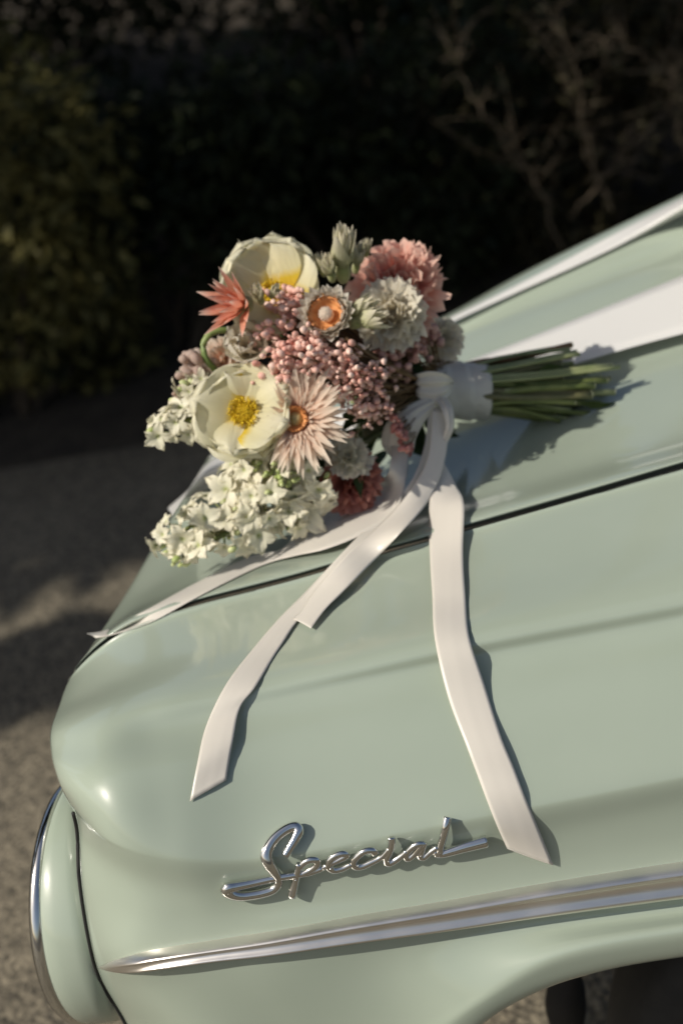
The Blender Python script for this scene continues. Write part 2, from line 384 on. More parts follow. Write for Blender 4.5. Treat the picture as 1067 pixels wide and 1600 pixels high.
# ------------------------------------------------------------------ the car
car = empty('car', (0.3, 0, GZ))
tag(car, 'vintage sage green car with chrome script and side spear under the bouquet', 'car')
def rowpts(pix, Y):
    P = [at(p[0], p[1], p[2] if len(p) > 2 else Y) for p in pix]
    return P + [P[-1] + (P[-1] - P[-2]) * .9]
def wrap_pts(P, nxt, depth=.05, drop=.03):
    v = (P - CAM).normalized(); t = (P - nxt).normalized()
    return [P + v * depth * 1.9 + Vector((depth * .55, 0, -drop * 1.6)), P + v * depth * .75 + Vector((depth*.05, 0, -drop * .3))]
def loft(name, rows, wraps, nw=8, nc=72, sub=5, mat=None, parent=None):
    lines = []
    for P, W in zip(rows, wraps):
        ctrl = list(W) + list(P); f = spline(ctrl); u0 = f.T[len(W)]
        ln = [f(u0 * i / nw) for i in range(nw)]
        for i in range(nc):
            s = i / (nc - 1); s = s ** 1.35
            ln.append(f(u0 + (1 - u0) * s))
        lines.append(ln)
    n = len(lines[0]); out = []
    cols = [spline([ln[j] for ln in lines]) for j in range(n)]
    m = len(lines)
    for i in range(m - 1):
        for k in range(sub):
            out.append([f(f.T[i] + (f.T[i+1] - f.T[i]) * k / sub) for f in cols])
    out.append([f(1.0) for f in cols])
    V = [v for r_ in out for v in r_]; F = grid_faces(len(out), n)
    return mesh(name, V, F, mat, parent), V, F

GAP = [(112,1058),(150,1018),(200,985),(300,950),(400,925),(470,905),(600,866),(730,829),(900,783),(1067,735),(1200,696)]
FR = [
 (GAP, -.42),
 ([(107,1066),(148,1026),(202,992),(300,957),(470,912),(730,836),(1067,742),(1200,704)], -.427),
 ([(95,1100,-.505),(170,1064),(300,1016),(480,974),(740,905),(1067,822),(1200,788)], -.53),
 ([(81,1143,-.600),(150,1122,-.645),(240,1104,-.655),(385,1080),(740,1003),(1067,940),(1200,912)], -.655),
 ([(82,1172,-.638),(155,1164,-.690),(245,1140,-.678),(385,1106,-.667),(740,1029),(1067,967),(1200,939)], -.660),
 ([(87,1198,-.674),(160,1212,-.735),(260,1200,-.736),(400,1182,-.726),(740,1118),(1067,1055),(1200,1028)], -.722),
 ([(97,1228,-.696),(168,1262,-.762),(270,1275,-.772),(400,1272,-.768),(740,1212),(1067,1148),(1200,1120)], -.767),
 ([(114,1262,-.704),(176,1314,-.774),(270,1338,-.794),(400,1338),(740,1275),(1067,1210),(1200,1183)], -.793),
 ([(118,1270,-.703),(180,1324,-.773),(272,1350,-.795),(405,1348),(740,1286),(1067,1221),(1200,1194)], -.795),
 ([(124,1300,-.695),(188,1362,-.764),(290,1392,-.791),(420,1382),(740,1326),(1067,1260),(1200,1234)], -.793),
 ([(127,1370,-.71),(210,1422,-.777),(300,1430,-.794),(420,1415),(740,1365),(1067,1310),(1200,1286)], -.797),
 ([(144,1480,-.715),(205,1494,-.785),(400,1462),(740,1410),(1067,1362),(1200,1340)], -.806),
 ([(159,1530,-.70),(235,1548,-.78),(400,1522),(600,1490),(740,1465),(1067,1420),(1200,1402)], -.812),
 ([(191,1585,-.69),(300,1625,-.79),(470,1640,-.812),(620,1612,-.83),(725,1560,-.842),(860,1492),(1067,1452),(1200,1434)], -.846),
 ([(199,1600,-.688),(310,1660,-.79),(490,1690,-.815),(650,1650,-.838),(738,1578,-.848),(860,1517),(1067,1474),(1200,1456)], -.848),
 ([(216,1640,-.68),(330,1720,-.78),(520,1740,-.81),(680,1690,-.83),(757,1598,-.838),(850,1545),(950,1515),(1067,1495),(1200,1478)], -.836),
]
rows = []; wraps = []
for i, (px, Y) in enumerate(FR):
    P = rowpts(px, Y); rows.append(P)
    if i <= 8: wraps.append(wrap_pts(P[0], P[1]))
    else: wraps.append([P[0] + Vector((.02, .06, 0)), P[0] + Vector((.004, .015, 0))])
rows.insert(0, [p + Vector((0, .002, -.03)) for p in rows[0]]); wraps.insert(0, [p + Vector((0, .002, -.03)) for p in wraps[0]])
rows.append([p + Vector((0, .05, .012)) for p in rows[-1]]); wraps.append([p + Vector((0, .05, .012)) for p in wraps[-1]])
fender, FV, FF = loft('fender', rows, wraps, mat=PAINT, parent=car)

BR = [
 ([(118,1045),(152,1008),(202,975),(300,940),(400,914),(470,895),(600,856),(730,819),(900,772),(1067,723),(1200,684)], -.411),
 ([(124,1038),(156,1000),(204,967),(300,932),(470,886),(730,810),(1067,714),(1200,675)], -.401),
 ([(160,985),(230,938),(330,898),(470,855),(730,778),(1067,682),(1200,640)], -.31),
 ([(200,924),(330,860),(600,765),(820,694),(1067,612),(1200,566)], -.18),
 ([(240,856),(400,775),(600,693),(820,617),(1067,535),(1200,492)], -.03),
 ([(275,798),(430,712),(620,625),(820,552),(1067,470),(1200,425)], .08),
 ([(305,750),(450,660),(640,575),(820,500),(1067,412),(1200,366)], .19),
 ([(316,732),(460,640),(640,555),(820,478),(1067,386),(1200,338)], .25),
 ([(322,722),(460,622),(640,534),(820,455),(1067,358),(1200,308)], .28),
 ([(328,713),(470,607),(690,496),(820,424),(1067,303),(1200,240)], .38),
]
rows = []; wraps = []
for px, Y in BR:
    P = rowpts(px, Y); rows.append(P); wraps.append(wrap_pts(P[0], P[1], .04, .03))
rows.insert(0, [p + Vector((0, .03, -.022)) for p in rows[0]]); wraps.insert(0, [p + Vector((0, .03, -.022)) for p in wraps[0]])
for o_ in ((0, .08, -.05), (0, .12, -.08), (0, .12, -.2)):
    rows.append([p + Vector(o_) for p in rows[-1]]); wraps.append([p + Vector(o_) for p in wraps[-1]])
bonnet, BV, BF = loft('bonnet', rows, wraps, mat=PAINT, parent=car)
DBG = [[tuple(round(c, 3) for c in p) for p in r_] for r_ in rows]

V = FV + BV; F = list(FF) + [tuple(i + len(FV) for i in f) for f in BF]
BODY = BVHTree.FromPolygons([tuple(v) for v in V], F)
def on(x, y, h=.001):
    """point on the bodywork seen at photo pixel (x, y), lifted h metres off the panel"""
    d = ray(x, y).normalized(); hit, nrm, idx, dist = BODY.ray_cast(CAM, d)
    if hit is None: return at(x, y, -.4)
    c = max(.3, abs(nrm.dot(d)))
    return hit - d * (h / c)

# dark tube standing for the shaded seam gap round the headlight bezel
V = []; F = []
gk = [at(*(px[0] if len(px[0]) > 2 else (*px[0], Y))) for px, Y in FR[8:]]
tube(V, F, sample([p + (CAM - p).normalized() * .004 - cr * .0022 for p in gk], 50), .0021, 6)
mesh('headlight_seam_shade', V, F, RUBBER, car)
# black strip added down in the bonnet gap to stand for its shade
V = []; F = []
tube(V, F, sample([p + Vector((0, .020, -.026)) for p in rowpts(GAP, -.42)], 30), .016, 6)
mesh('gap_shade_strip', V, F, BLACK, car)

# headlight: bezel, rim, lens
HC = Vector((0, -.55, .56))
def ring(prof, a0=0, a1=2 * math.pi, n=72):
    """prof: (x, radius, tilt) -> surface of revolution about the lamp axis"""
    V = []; nn = n
    for x, r_, tl, *q in prof:
        rz = q[0] if q else r_
        for k in range(nn):
            a = 2 * math.pi * k / nn
            V.append(Vector((x + tl * r_ * math.cos(a), HC.y - r_ * math.cos(a), HC.z + rz * math.sin(a))))
    return V, grid_faces(len(prof), nn, close=True)
lamp = mesh('headlight', *ring([(-.355, .148, 0, .148), (-.374, .150, .03, .148), (-.379, .157, .02, .154), (-.386, .158, -.03, .155), (-.391, .155, -.12, .156), (-.394, .151, -.20, .156), (-.396, .146, -.23, .155)]), PAINT, car)
lamp['label'] = 'round sage green headlight bezel with chrome rim'
mesh('headlight_rim', *ring([(-.395, .145, -.23, .154), (-.397, .148, -.23, .157), (-.403, .148, -.245, .157), (-.408, .144, -.25, .153), (-.410, .134, -.22, .143), (-.40, .12, -.18, .13)]), CHROME, lamp)
GL = simple('lamp_glass', (.5, .52, .5), None, .08, coat=.5)
V, F = ring([(-.412, .13, -.18), (-.425, .10, -.15), (-.436, .06, -.1), (-.44, .001, 0)])
mesh('lens', V, F, GL, lamp)
V, F = ring([(-.362, .158, 0, .155), (-.35, .15, 0, .145), (-.28, .06, 0)])
mesh('lamp_bowl', V, F, BLACK, car)

# grille panel under the bonnet lip, facing forward
top_ = [w_[0] for w_ in wraps[1:]]
V = [p + Vector((0, 0, -k * .06)) for k in range(6) for p in top_]
mesh('grille_panel', V, grid_faces(6, len(top_)), BLACK, car)
# chrome side spear
top = [(155,1510),(175,1502),(230,1486),(320,1471),(400,1459),(600,1423),(740,1400),(900,1371),(1067,1346),(1190,1329)]
bot = [(155,1511),(185,1515),(230,1508),(330,1493),(400,1486),(600,1459),(740,1441),(900,1417),(1067,1396),(1190,1381)]
NT = 60
tp = sample([Vector((x, y, 0)) for x, y in top], NT); bt = sample([Vector((x, y, 0)) for x, y in bot], NT)
sec = [(0, 0), (.03, .55), (.08, .86), (.14, 1.0), (.20, 1.0), (.25, .86), (.30, .76), (.42, .72), (.56, .75), (.66, .83), (.72, .93), (.78, 1.0), (.86, .98), (.94, .8), (.99, .4), (1, 0)]
V = []; KS = (0, 2, 4, 6, 8, 11, 15, 20, 26, 33, 41, 50, 59)
ea = sample([on(tp[k].x, tp[k].y, .0) for k in KS], NT); eb = sample([on(bt[k].x, bt[k].y, .0) for k in KS], NT)
for i in range(NT):
    hgt = .018 * min(1, (i / 12) ** .8)
    for u, h in sec:
        k = min(1, i / 16); h = math.sin(math.pi * min(1, max(0, u))) ** .6 * (1 - k) + h * k
        V.append(ea[i].lerp(eb[i], u) + Vector((0, .003 * min(1, i / 12) - hgt * h - .0015, hgt * h * .1)))
mesh('side_spear', V, grid_faces(NT, len(sec), flip=True), TRIM, car)

# script lettering, each stroke swept and standing off the panel
def Z4(p): return (330 + p[0] / 2.270, 1260 + p[1] / 2.270)
ST = [
 ([(262,176),(278,150),(300,112),(310,88),(302,74),(282,76),(250,94),(222,120),(202,152),(196,178),(206,206),(224,232),(238,256),(238,276),(222,294),(190,306),(150,314),(105,318),(70,310),(56,298),(62,290),(90,284),(150,272),(225,256),(300,244),(350,236),(395,220)],
  [3.2,3.8,4.6,5.2,5.2,5.0,5.0,5.2,5.6,5.8,5.4,4.6,4.0,4.0,4.4,4.6,4.6,4.8,5.4,6.0,5.6,4.6,3.6,3.0,2.8,2.6,2.4]),
 ([(312,204),(308,230),(298,270),(286,322)], [2.6,3.0,3.4,3.8]),
 ([(310,222),(328,202),(352,190),(374,192),(376,206),(356,224),(328,238),(306,246)], [2.4,2.6,2.8,3,3,2.8,2.6,2.2]),
 ([(395,220),(425,204),(458,188),(480,174),(468,168),(440,176),(420,194),(416,214),(432,226),(462,222),(498,206)], [2.4,2.4,2.6,2.8,2.8,2.8,3,3.2,3.2,2.8,2.4]),
 ([(582,168),(574,158),(548,158),(524,174),(506,194),(508,212),(530,214),(566,200),(604,180),(634,150)], [3.4,3.2,2.8,2.8,3.2,3.4,3.2,2.8,2.4,2.2]),
 ([(638,110),(640,128),(634,158),(622,186),(626,202),(646,196),(676,176),(694,160)], [3.2,3.0,2.8,3.0,3.4,3.0,2.6,2.4]),
 ([(752,134),(734,134),(706,152),(690,174),(696,186),(716,174),(740,148),(754,132),(746,158),(742,180),(752,182),(776,164),(802,146)], [2.6,2.6,2.6,2.8,3,2.8,2.6,2.6,2.8,3.0,2.8,2.4,2.2]),
 ([(838,38),(832,70),(822,110),(812,148),(808,172),(790,160)], [3.6,3.4,3.2,3.2,3.2,2.2]),
 ([(792,168),(812,170),(850,160),(896,146),(940,134),(978,124)], [2.6,3.4,4.4,5.2,5.8,6.2]),
]
V = []; F = []
for pts, rad in ST:
    q = [Z4(p) for p in pts]; P = [on(x, y, .0075) for x, y in q]
    n = len(P) * 5; f = spline(P); fr = spline([Vector((r_, 0, 0)) for r_ in rad], f.T)
    pp = [f(i / (n - 1)) for i in range(n)]; rr = [(fr(i / (n - 1)).x * 1.4 + 1.6) * .00068 for i in range(n)]
    tube(V, F, pp, rr, 12, .8, (0, -1, .15))
# mounting studs of the script
for x, y in ((90, 300), (236, 264), (300, 262), (424, 222), (520, 212), (630, 196), (744, 176), (812, 166), (960, 130)):
    a = on(*Z4((x, y)), .011); b = on(*Z4((x, y)), -.004); tube(V, F, [a, b], .0014, 6)
bd = mesh('script_badge', V, F, CHROME, car); bd['label'] = 'chrome script lettering reading Special'

# wheel and parts inside the arch
def revolve(cx, cy, cz, prof, n=56):
    V = []
    for y, r_ in prof:
        for k in range(n):
            a = 2 * math.pi * k / n; V.append(Vector((cx + r_ * math.cos(a), cy + y, cz + r_ * math.sin(a))))
    return V, grid_faces(len(prof), n, close=True)
WX, WY, WZ = .545, -.60, GZ + .315
wheel = mesh('wheel', *revolve(WX, WY, WZ, [(-.055, .0), (-.06, .05), (-.05, .12), (-.065, .17), (-.075, .185)]), CHROME, car)
mesh('tyre', *revolve(WX, WY, WZ, [(-.07, .185), (-.085, .21), (-.09, .25), (-.088, .285), (-.075, .307), (-.055, .315), (.02, .315), (.045, .307), (.055, .285), (.055, .22), (.04, .185)]), RUBBER, wheel)
V = []; F = []
tube(V, F, sample([at(900, 1490, -.42), at(885, 1545, -.42), at(884, 1590, -.42), at(895, 1680, -.42)], 12), [.016, .017, .018, .026, .030, .031, .030, .026, .024, .024, .03, .034], 12)
tube(V, F, sample([at(884, 1668, -.42), at(960, 1700, -.45), at(1080, 1700, -.52)], 8), .02, 8)
mesh('suspension_arm', V, F, BLACK, car)
# inner wing: dark panel above and behind the wheel
V = []
for i in range(9):
    x = .52 + i * .06
    for y, z in ((-.79, .535), (-.70, .58), (-.55, .60), (-.40, .58), (-.36, .50), (-.34, .36)):
        V.append((x, y, z - .02))
mesh('inner_wing', V, grid_faces(9, 6), BLACK, car)
# the rest of the body, beyond the frame: scuttle and door side keep the car whole from other views

# ------------------------------------------------------------------ ribbons on the bonnet
def ribbon(name, A, B, mat, parent, n=70, nw=6, thick=.0003, cup=0, crease=0):
    """strip between two 3D edge polylines, given thickness"""
    a = sample(A, n); b = sample(B, n); V = []; uv = []
    for i in range(n):
        t = (a[min(i+1, n-1)] - a[max(i-1, 0)]).normalized(); wv = (b[i] - a[i])
        nn = t.cross(wv); nn = nn.normalized() if nn.length > 1e-9 else Vector((0, -1, 0))
        if nn.dot(CAM - a[i]) < 0: nn = -nn
        for k in range(nw + 1):
            s = k / nw; V.append(a[i].lerp(b[i], s) + nn * (cup * 4 * s * (1 - s) + crease * math.sin(s * 17 + i * .12) * (1 - abs(2 * s - 1) ** 3)))
    F = grid_faces(n, nw + 1)
    o = mesh(name, V, F, mat, parent); me = o.data
    ul = me.uv_layers.new(name='UVMap')
    for p in me.polygons:
        for li in p.loop_indices:
            vi = me.loops[li].vertex_index; ul.data[li].uv = ((vi % (nw + 1)) / nw, (vi // (nw + 1)) / n)
    md = o.modifiers.new('thickness', 'SOLIDIFY'); md.thickness = thick; md.offset = 0
    return o
def edge(pts):
    out = []
    for p in pts:
        if len(p) == 3 and isinstance(p[2], str): out.append(at(p[0], p[1], float(p[2])))
        else: out.append(on(p[0], p[1], p[2] if len(p) > 2 else .0015))
    return out
A = [(318,730,.004),(345,708,.006),(440,668,.012),(560,627,.02),(760,553,.026),(900,498,.026),(1067,430,.024),(1200,376,.02)]
B = [(268,808,.004),(290,780,.006),(420,738,.012),(560,684,.02),(760,612,.026),(960,550,.026),(1067,521,.024),(1200,488,.02)]
nr = ribbon('bonnet_ribbon', edge(A), edge(B), WSATIN, None)
tag(nr, 'wide white satin ribbon stretched over the bonnet behind the bouquet stems', 'ribbon', 'wide ribbons stretched over the bonnet')
A = [(330,712,.004),(500,598,.01),(690,503,.008),(800,449,.008),(900,397,.008),(1067,308,.008),(1200,232,.01)]
B = [(326,718,.004),(500,612,.01),(690,511,.008),(800,460,.008),(900,415,.008),(1067,336,.008),(1200,274,.01)]
fr_ = ribbon('bonnet_ribbon', edge(A), edge(B), WSATIN, None)
tag(fr_, 'narrow looking white satin ribbon along the far edge of the bonnet against dark foliage', 'ribbon', 'wide ribbons stretched over the bonnet')

# ------------------------------------------------------------------ bouquet
bq = empty('bouquet', at(680, 650, -.15))
tag(bq, 'bridal bouquet of cream poppies and pink flowers lying on the green bonnet', 'bouquet')
rb = random.Random(11)

def petal_mesh(name, Ln, W, mat, cup=.3, curl=.2, tip='round', ruffle=0, nu=7, nv=9, seed=0, fringe=0):
    """petal growing along +Y from the origin, facing +Z"""
    r = random.Random(seed); V = []; ph = r.uniform(0, 6)
    for i in range(nv):
        v = i / (nv - 1)
        if tip == 'round': wv = math.sin(math.pi * min(1, .12 + v * .78) ) ** .6 if v < .55 else (max(0, 1 - ((v - .5) / .5) ** 2.6)) ** .5
        elif tip == 'point': wv = (min(1, v * 2.2 + .25)) * (1 - max(0, v - .35) / .65) ** .8
        else: wv = .35 + .65 * v ** .7
        wv = max(wv, .03)
        for j in range(nu):
            u = j / (nu - 1) * 2 - 1
            x = u * W * .5 * wv; y = Ln * v
            if tip == 'round': y -= Ln * .10 * u * u * v
            z = cup * Ln * (u * u * wv * .35 + v * v * .5) - curl * Ln * v ** 3
            if ruffle:
                z += ruffle * Ln * v * v * (math.sin(u * 7 + ph) + .5 * math.sin(u * 15 + ph * 2))
                y += ruffle * Ln * .6 * v * math.sin(u * 11 + ph)
            if fringe and i == nv - 1: y += fringe * Ln * (1 if j % 2 else -.3)
            V.append((x, y, z))
    me = bpy.data.meshes.new(name); me.from_pydata(V, [], grid_faces(nv, nu))
    me.polygons.foreach_set('use_smooth', [True] * len(me.polygons)); me.materials.append(mat); return me
def frame(n, up=Vector((0, 0, 1))):
    n = Vector(n).normalized(); x = up.cross(n)
    if x.length < 1e-3: x = Vector((1, 0, 0))
    x.normalize(); y = n.cross(x)
    return Matrix((x, y, n)).transposed()
def place_petals(parent, meshes, C, n, count, tilt, roff=0, rot0=0, jit=.12, scale=1, name='petal', arc=(0, 360), lift=0):
    M = frame(n).to_4x4(); r = rb
    for k in range(count):
        a = R(arc[0] + (arc[1] - arc[0]) * (k + .5) / count) + rot0 + r.gauss(0, jit * .5)
        s = scale * r.uniform(.9, 1.1)
        mw = Matrix.Translation(C) @ M @ Matrix.Rotation(a, 4, 'Z') @ Matrix.Translation((0, roff, lift)) @ Matrix.Rotation(tilt + r.gauss(0, jit), 4, 'X') @ Matrix.Rotation(r.gauss(0, jit), 4, 'Y') @ Matrix.Diagonal((s, s, s, 1))
        inst(name, meshes[k % len(meshes)], mw, parent)
def ball(V, F, c, r_, squash=1, axis=Vector((0, 0, 1)), nu=8, nv=5):
    b = len(V); M = frame(axis)
    for i in range(nv + 1):
        t = math.pi * i / nv
        for k in range(nu):
            p = 2 * math.pi * k / nu
            V.append(Vector(c) + M @ Vector((r_ * math.sin(t) * math.cos(p), r_ * math.sin(t) * math.sin(p), r_ * squash * math.cos(t))))
    for i in range(nv):
        for k in range(nu): F.append((b + i*nu + k, b + i*nu + (k+1) % nu, b + (i+1)*nu + (k+1) % nu, b + (i+1)*nu + k))
def disc_center(C, n, rad, h, mat, name, dots=60, dr=.06):
    """a domed centre studded with little knobs: the flower's own mesh"""
    V = []; F = []; M = frame(n); r = rb
    ball(V, F, Vector(C), rad * .9, h, n, 14, 8)
    for k in range(dots):
        a = k * 2.399; q = math.sqrt((k + .5) / dots)
        p = Vector(C) + M @ Vector((rad * q * math.cos(a), rad * q * math.sin(a), rad * h * math.sqrt(max(0, 1 - q*q)) * .95 + rad * .06))
        ball(V, F, p, rad * dr * r.uniform(.7, 1.3), 1.8, n, 5, 3)
    return mesh(name, V, F, mat, bq)

CREAM = petalmat('cream_petal', [(0, (.74, .46, .02)), (.2, (.82, .62, .06)), (.34, (.86, .81, .52)), (1, (.90, .87, .71))])
CREAM2 = petalmat('ivory_petal', [(0, (.74, .66, .46)), (.3, (.82, .76, .61)), (1, (.86, .81, .69))])
WHITE = petalmat('white_floret', [(0, (.66, .66, .46)), (.3, (.76, .74, .60)), (1, (.80, .78, .68))])
CORAL = petalmat('coral_petal', [(0, (.70, .58, .32)), (.3, (.80, .36, .22)), (.7, (.84, .40, .29)), (1, (.90, .70, .60))])
PINK = petalmat('pink_carnation_petal', [(0, (.66, .27, .19)), (.6, (.85, .45, .35)), (1, (.90, .64, .53))])
ROSE = petalmat('deep_rose_petal', [(0, (.40, .13, .10)), (.6, (.60, .23, .18)), (1, (.70, .36, .29))])
BLUSH = petalmat('blush_petal', [(0, (.68, .28, .11)), (.2, (.80, .50, .34)), (.5, (.87, .68, .54)), (1, (.90, .80, .67))])
BUDM = petalmat('green_cream_bud', [(0, (.45, .50, .20)), (.4, (.66, .66, .42)), (1, (.76, .70, .56))])
YEL = simple('yellow_stamen', (.60, .40, .012), (.82, .62, .04), .6, scale=300)
ORA = simple('orange_centre', (.55, .20, .06), (.64, .32, .12), .6, scale=200)
BERRY = simple('pink_bud_berry', (.62, .28, .22), (.88, .66, .56), .5, scale=45)
BERRY2 = simple('dusky_bud_berry', (.36, .16, .13), (.62, .38, .33), .5, scale=55)
REDB = simple('red_sprig_bud', (.42, .13, .11), (.60, .28, .24), .5, scale=60)
CREAMC = simple('cream_tuft', (.70, .58, .46), (.78, .70, .60), .7, scale=150)

def px(r_, P): return r_ * mpp(P)
TOC = lambda P: (CAM - Vector(P)).normalized()
def face(P, dx=0, dy=0):
    """direction from P to the camera, swung by dx right / dy up (in image sense)"""
    return (TOC(P) + cr * dx + cu * dy).normalized()

# --- big open poppy
def poppy(C, n, rad, meshes, count, tilt, crad, label=None, arc=(0, 360)):
    f = disc_center(C + n * .004, n, crad, .55, YEL, 'poppy', 90, .09)
    place_petals(f, meshes, C, n, count, tilt, 0, .4, .10, 1, arc=arc)
    place_petals(f, meshes, C - n * .006, n, count, tilt - .15, 0, 1.1, .12, .98, arc=arc if arc == (0, 360) else (arc[0] - 60, arc[1] - 70))
    # ring of stamens
    V = []; F = []; M = frame(n)
    for k in range(70):
        a = rb.uniform(0, 6.28); q = crad * rb.uniform(.9, 1.45); h = crad * rb.uniform(.7, 1.3)
        b = Vector(C) + M @ Vector((crad*.7*math.cos(a), crad*.7*math.sin(a), .002)); e = Vector(C) + M @ Vector((q*math.cos(a), q*math.sin(a), h))
        tube(V, F, [b, e], .0005, 4, cap=False); ball(V, F, e, .0014, 1.6, n, 5, 3)
    st = mesh('stamens', V, F, YEL, f); st['kind'] = 'stuff'
    if label: f['label'] = label
    return f
C = at(382, 645, -.315); rr = px(83, C)
pm = [petal_mesh('poppy_petal', rr, rr * 1.45, CREAM, .20, .20, 'round', .075, 13, 13, s) for s in (1, 2, 3)]
poppy(C, face(C, -.12, .12), rr, pm, 4, R(20), px(17, C), 'open cream poppy with yellow centre facing out')
C = at(428, 458, -.215); rr = px(92, C)
pm2 = [petal_mesh('poppy_petal', rr, rr * 1.3, CREAM, .30, .10, 'round', .075, 13, 13, s) for s in (4, 5)]
poppy(C, face(C, -.05, .30), rr, pm2, 5, R(26), px(13, C), 'cupped cream poppy at the top of the bunch', (-75, 125))
C = at(388, 548, -.255); rr = px(55, C)
f = disc_center(C, face(C, -.2, .4), px(12, C), .6, YEL, 'poppy_bud', 20)
pm3 = [petal_mesh('petal', rr, rr * 1.1, CREAM2, .5, .05, 'round', .05, 9, 9, s) for s in (6, 7)]
place_petals(f, pm3, C, face(C, -.2, .4), 5, R(40)); place_petals(f, pm3, C, face(C, -.2, .4), 5, R(62), 0, .6, .1, .85)

# --- strawflower cups: orange ring, pale tuft, fringe of bracts
def cup_flower(C, n, rad, petals, rows, cr_, name, tuft=True):
    V = []; F = []; M = frame(n)
    prof = [(.25, -.35), (.7, -.15), (1.0, .25), (1.12, .62), (1.0, .66), (.86, .3), (.6, .02), (.05, -.02)]
    for q, h in prof:
        for k in range(22):
            a = 2 * math.pi * k / 22; V.append(Vector(C) + M @ Vector((cr_ * q * math.cos(a), cr_ * q * math.sin(a), cr_ * h)))
    F += grid_faces(len(prof), 22, close=True)
    for k in range(70):
        a = rb.uniform(0, 6.28); b = Vector(C) + M @ Vector((cr_*1.02*math.cos(a), cr_*1.02*math.sin(a), cr_*.5))
        e = Vector(C) + M @ Vector((cr_*rb.uniform(.8, 1.3)*math.cos(a), cr_*rb.uniform(.8, 1.3)*math.sin(a), cr_*rb.uniform(.75, 1.0)))
        tube(V, F, [b, e], [.0011, .0003], 4, cap=False)
    f = mesh(name, V, F, ORA, bq)
    for cnt, tilt, ro, sc, r0, *ar in rows: place_petals(f, petals, C, n, cnt, R(tilt), cr_ * ro, r0, .09, sc, arc=ar[0] if ar else (0, 360))
    if tuft:
        V = []; F = []
        ball(V, F, Vector(C) + Vector(n) * cr_ * .32, cr_ * .48, 1.15, n, 10, 7)
        for k in range(50):
            a = k * 2.399; q = math.sqrt((k + .5) / 50) * cr_ * .46
            ball(V, F, Vector(C) + M @ Vector((q * math.cos(a), q * math.sin(a), cr_ * .32 + .54 * cr_ * math.sqrt(max(0, 1 - (q / cr_ / .5) ** 2)))), cr_ * .055, 2, n, 5, 3)
        mesh('tuft', V, F, CREAMC, f)
    return f
C = at(512, 494, -.285); rr = px(31, C)
fm = [petal_mesh('bract', rr, rr * .80, petalmat('cream_bract', [(0, (.70, .50, .34)), (.4, (.76, .68, .56)), (1, (.80, .76, .68))]), .5, .02, 'point', 0, 5, 7, s) for s in (8, 9)]
f = cup_flower(C, face(C, -.22, .30), 0, fm, [(22, 28, .9, 1.0, 0), (22, 52, 1.0, .95, .15), (18, 72, 1.1, .85, .3)], px(25, C), 'strawflower')
f['label'] = 'cupped cream strawflower with orange ring and pale tuft'
C = at(462, 655, -.335); rr = px(70, C)
sm = [petal_mesh('bract', rr * q, rr * .26, BLUSH, .12, .10, 'point', 0, 5, 8, s) for s, q in ((10, 1.0), (11, .88), (12, 1.08))]
f = cup_flower(C, face(C, -.12, .05), 0, sm, [(26, 8, .9, 1.0, 0, (-225, 5)), (26, 20, .95, .92, .1, (-225, 5)), (22, 34, 1.0, .65, .2, (-235, 20)), (40, 40, 1.0, .42, 0, (0, 360)), (26, 56, 1.0, .36, .2, (0, 360))], px(18, C), 'strawflower', False)
f['label'] = 'spiky blush strawflower with orange tube centre'
V = []; F = []; ball(V, F, C, px(12, C), .8, face(C), 10, 6); mesh('tuft', V, F, simple('olive_tuft', (.35, .27, .10), (.5, .42, .2), .7, scale=120), f)

# --- coral spiky protea on the left
C = at(384, 476, -.268); rr = px(70, C)
cm = [petal_mesh('bract', rr * q, rr * .30, CORAL, .25, .02, 'point', 0, 5, 8, s) for s, q in ((13, 1.0), (14, .85), (15, 1.1))]
f = disc_center(C, face(C, -.9, .1), px(16, C), .8, BUDM, 'coral_protea', 30)
n_ = face(C, -1.1, .05)
place_petals(f, cm, C, n_, 11, R(38), px(6, C)); place_petals(f, cm, C, n_, 9, R(58), px(5, C), .3, .1, .95); place_petals(f, cm, C, n_, 6, R(74), px(3, C), .5, .1, .8)
# green cream spiky buds by it
bm_ = [petal_mesh('sepal', px(46, C), px(21, C), BUDM, .3, -.05, 'point', 0, 5, 7, s) for s in (16, 17)]
def spiky_bud(c, axis, cnt=10, sc=1.0, name='bud', mats=bm_):
    V = []; F = []; ball(V, F, c, px(8, c) * sc, 1.6, axis, 8, 6); o = mesh(name, V, F, BUDM, bq)
    place_petals(o, mats, c, axis, cnt, R(68), px(3, c) * sc, 0, .08, sc, 'sepal'); place_petals(o, mats, c, axis, max(4, cnt - 4), R(80), px(2, c) * sc, .3, .06, sc * 1.05, 'sepal')
    return o
for (x, y, Y, ax, sc) in ((408, 470, -.27, (-.1, -.5, .75), .75), (425, 462, -.27, (.3, -.6, .5), .6), (536, 425, -.22, (.12, -.25, .95), 1.6), (518, 432, -.23, (-.1, -.4, .9), .9), (556, 418, -.2, (.3, -.2, .9), .9), (556, 505, -.29, (.75, -.45, .25), 1.2), (548, 492, -.28, (.75, -.35, .45), 1.1), (572, 396, -.19, (.2, -.4, .9), .6), (505, 425, -.2, (-.2, -.2, .9), .7)):
    spiky_bud(at(x, y, Y), Vector(ax).normalized(), 10, sc)

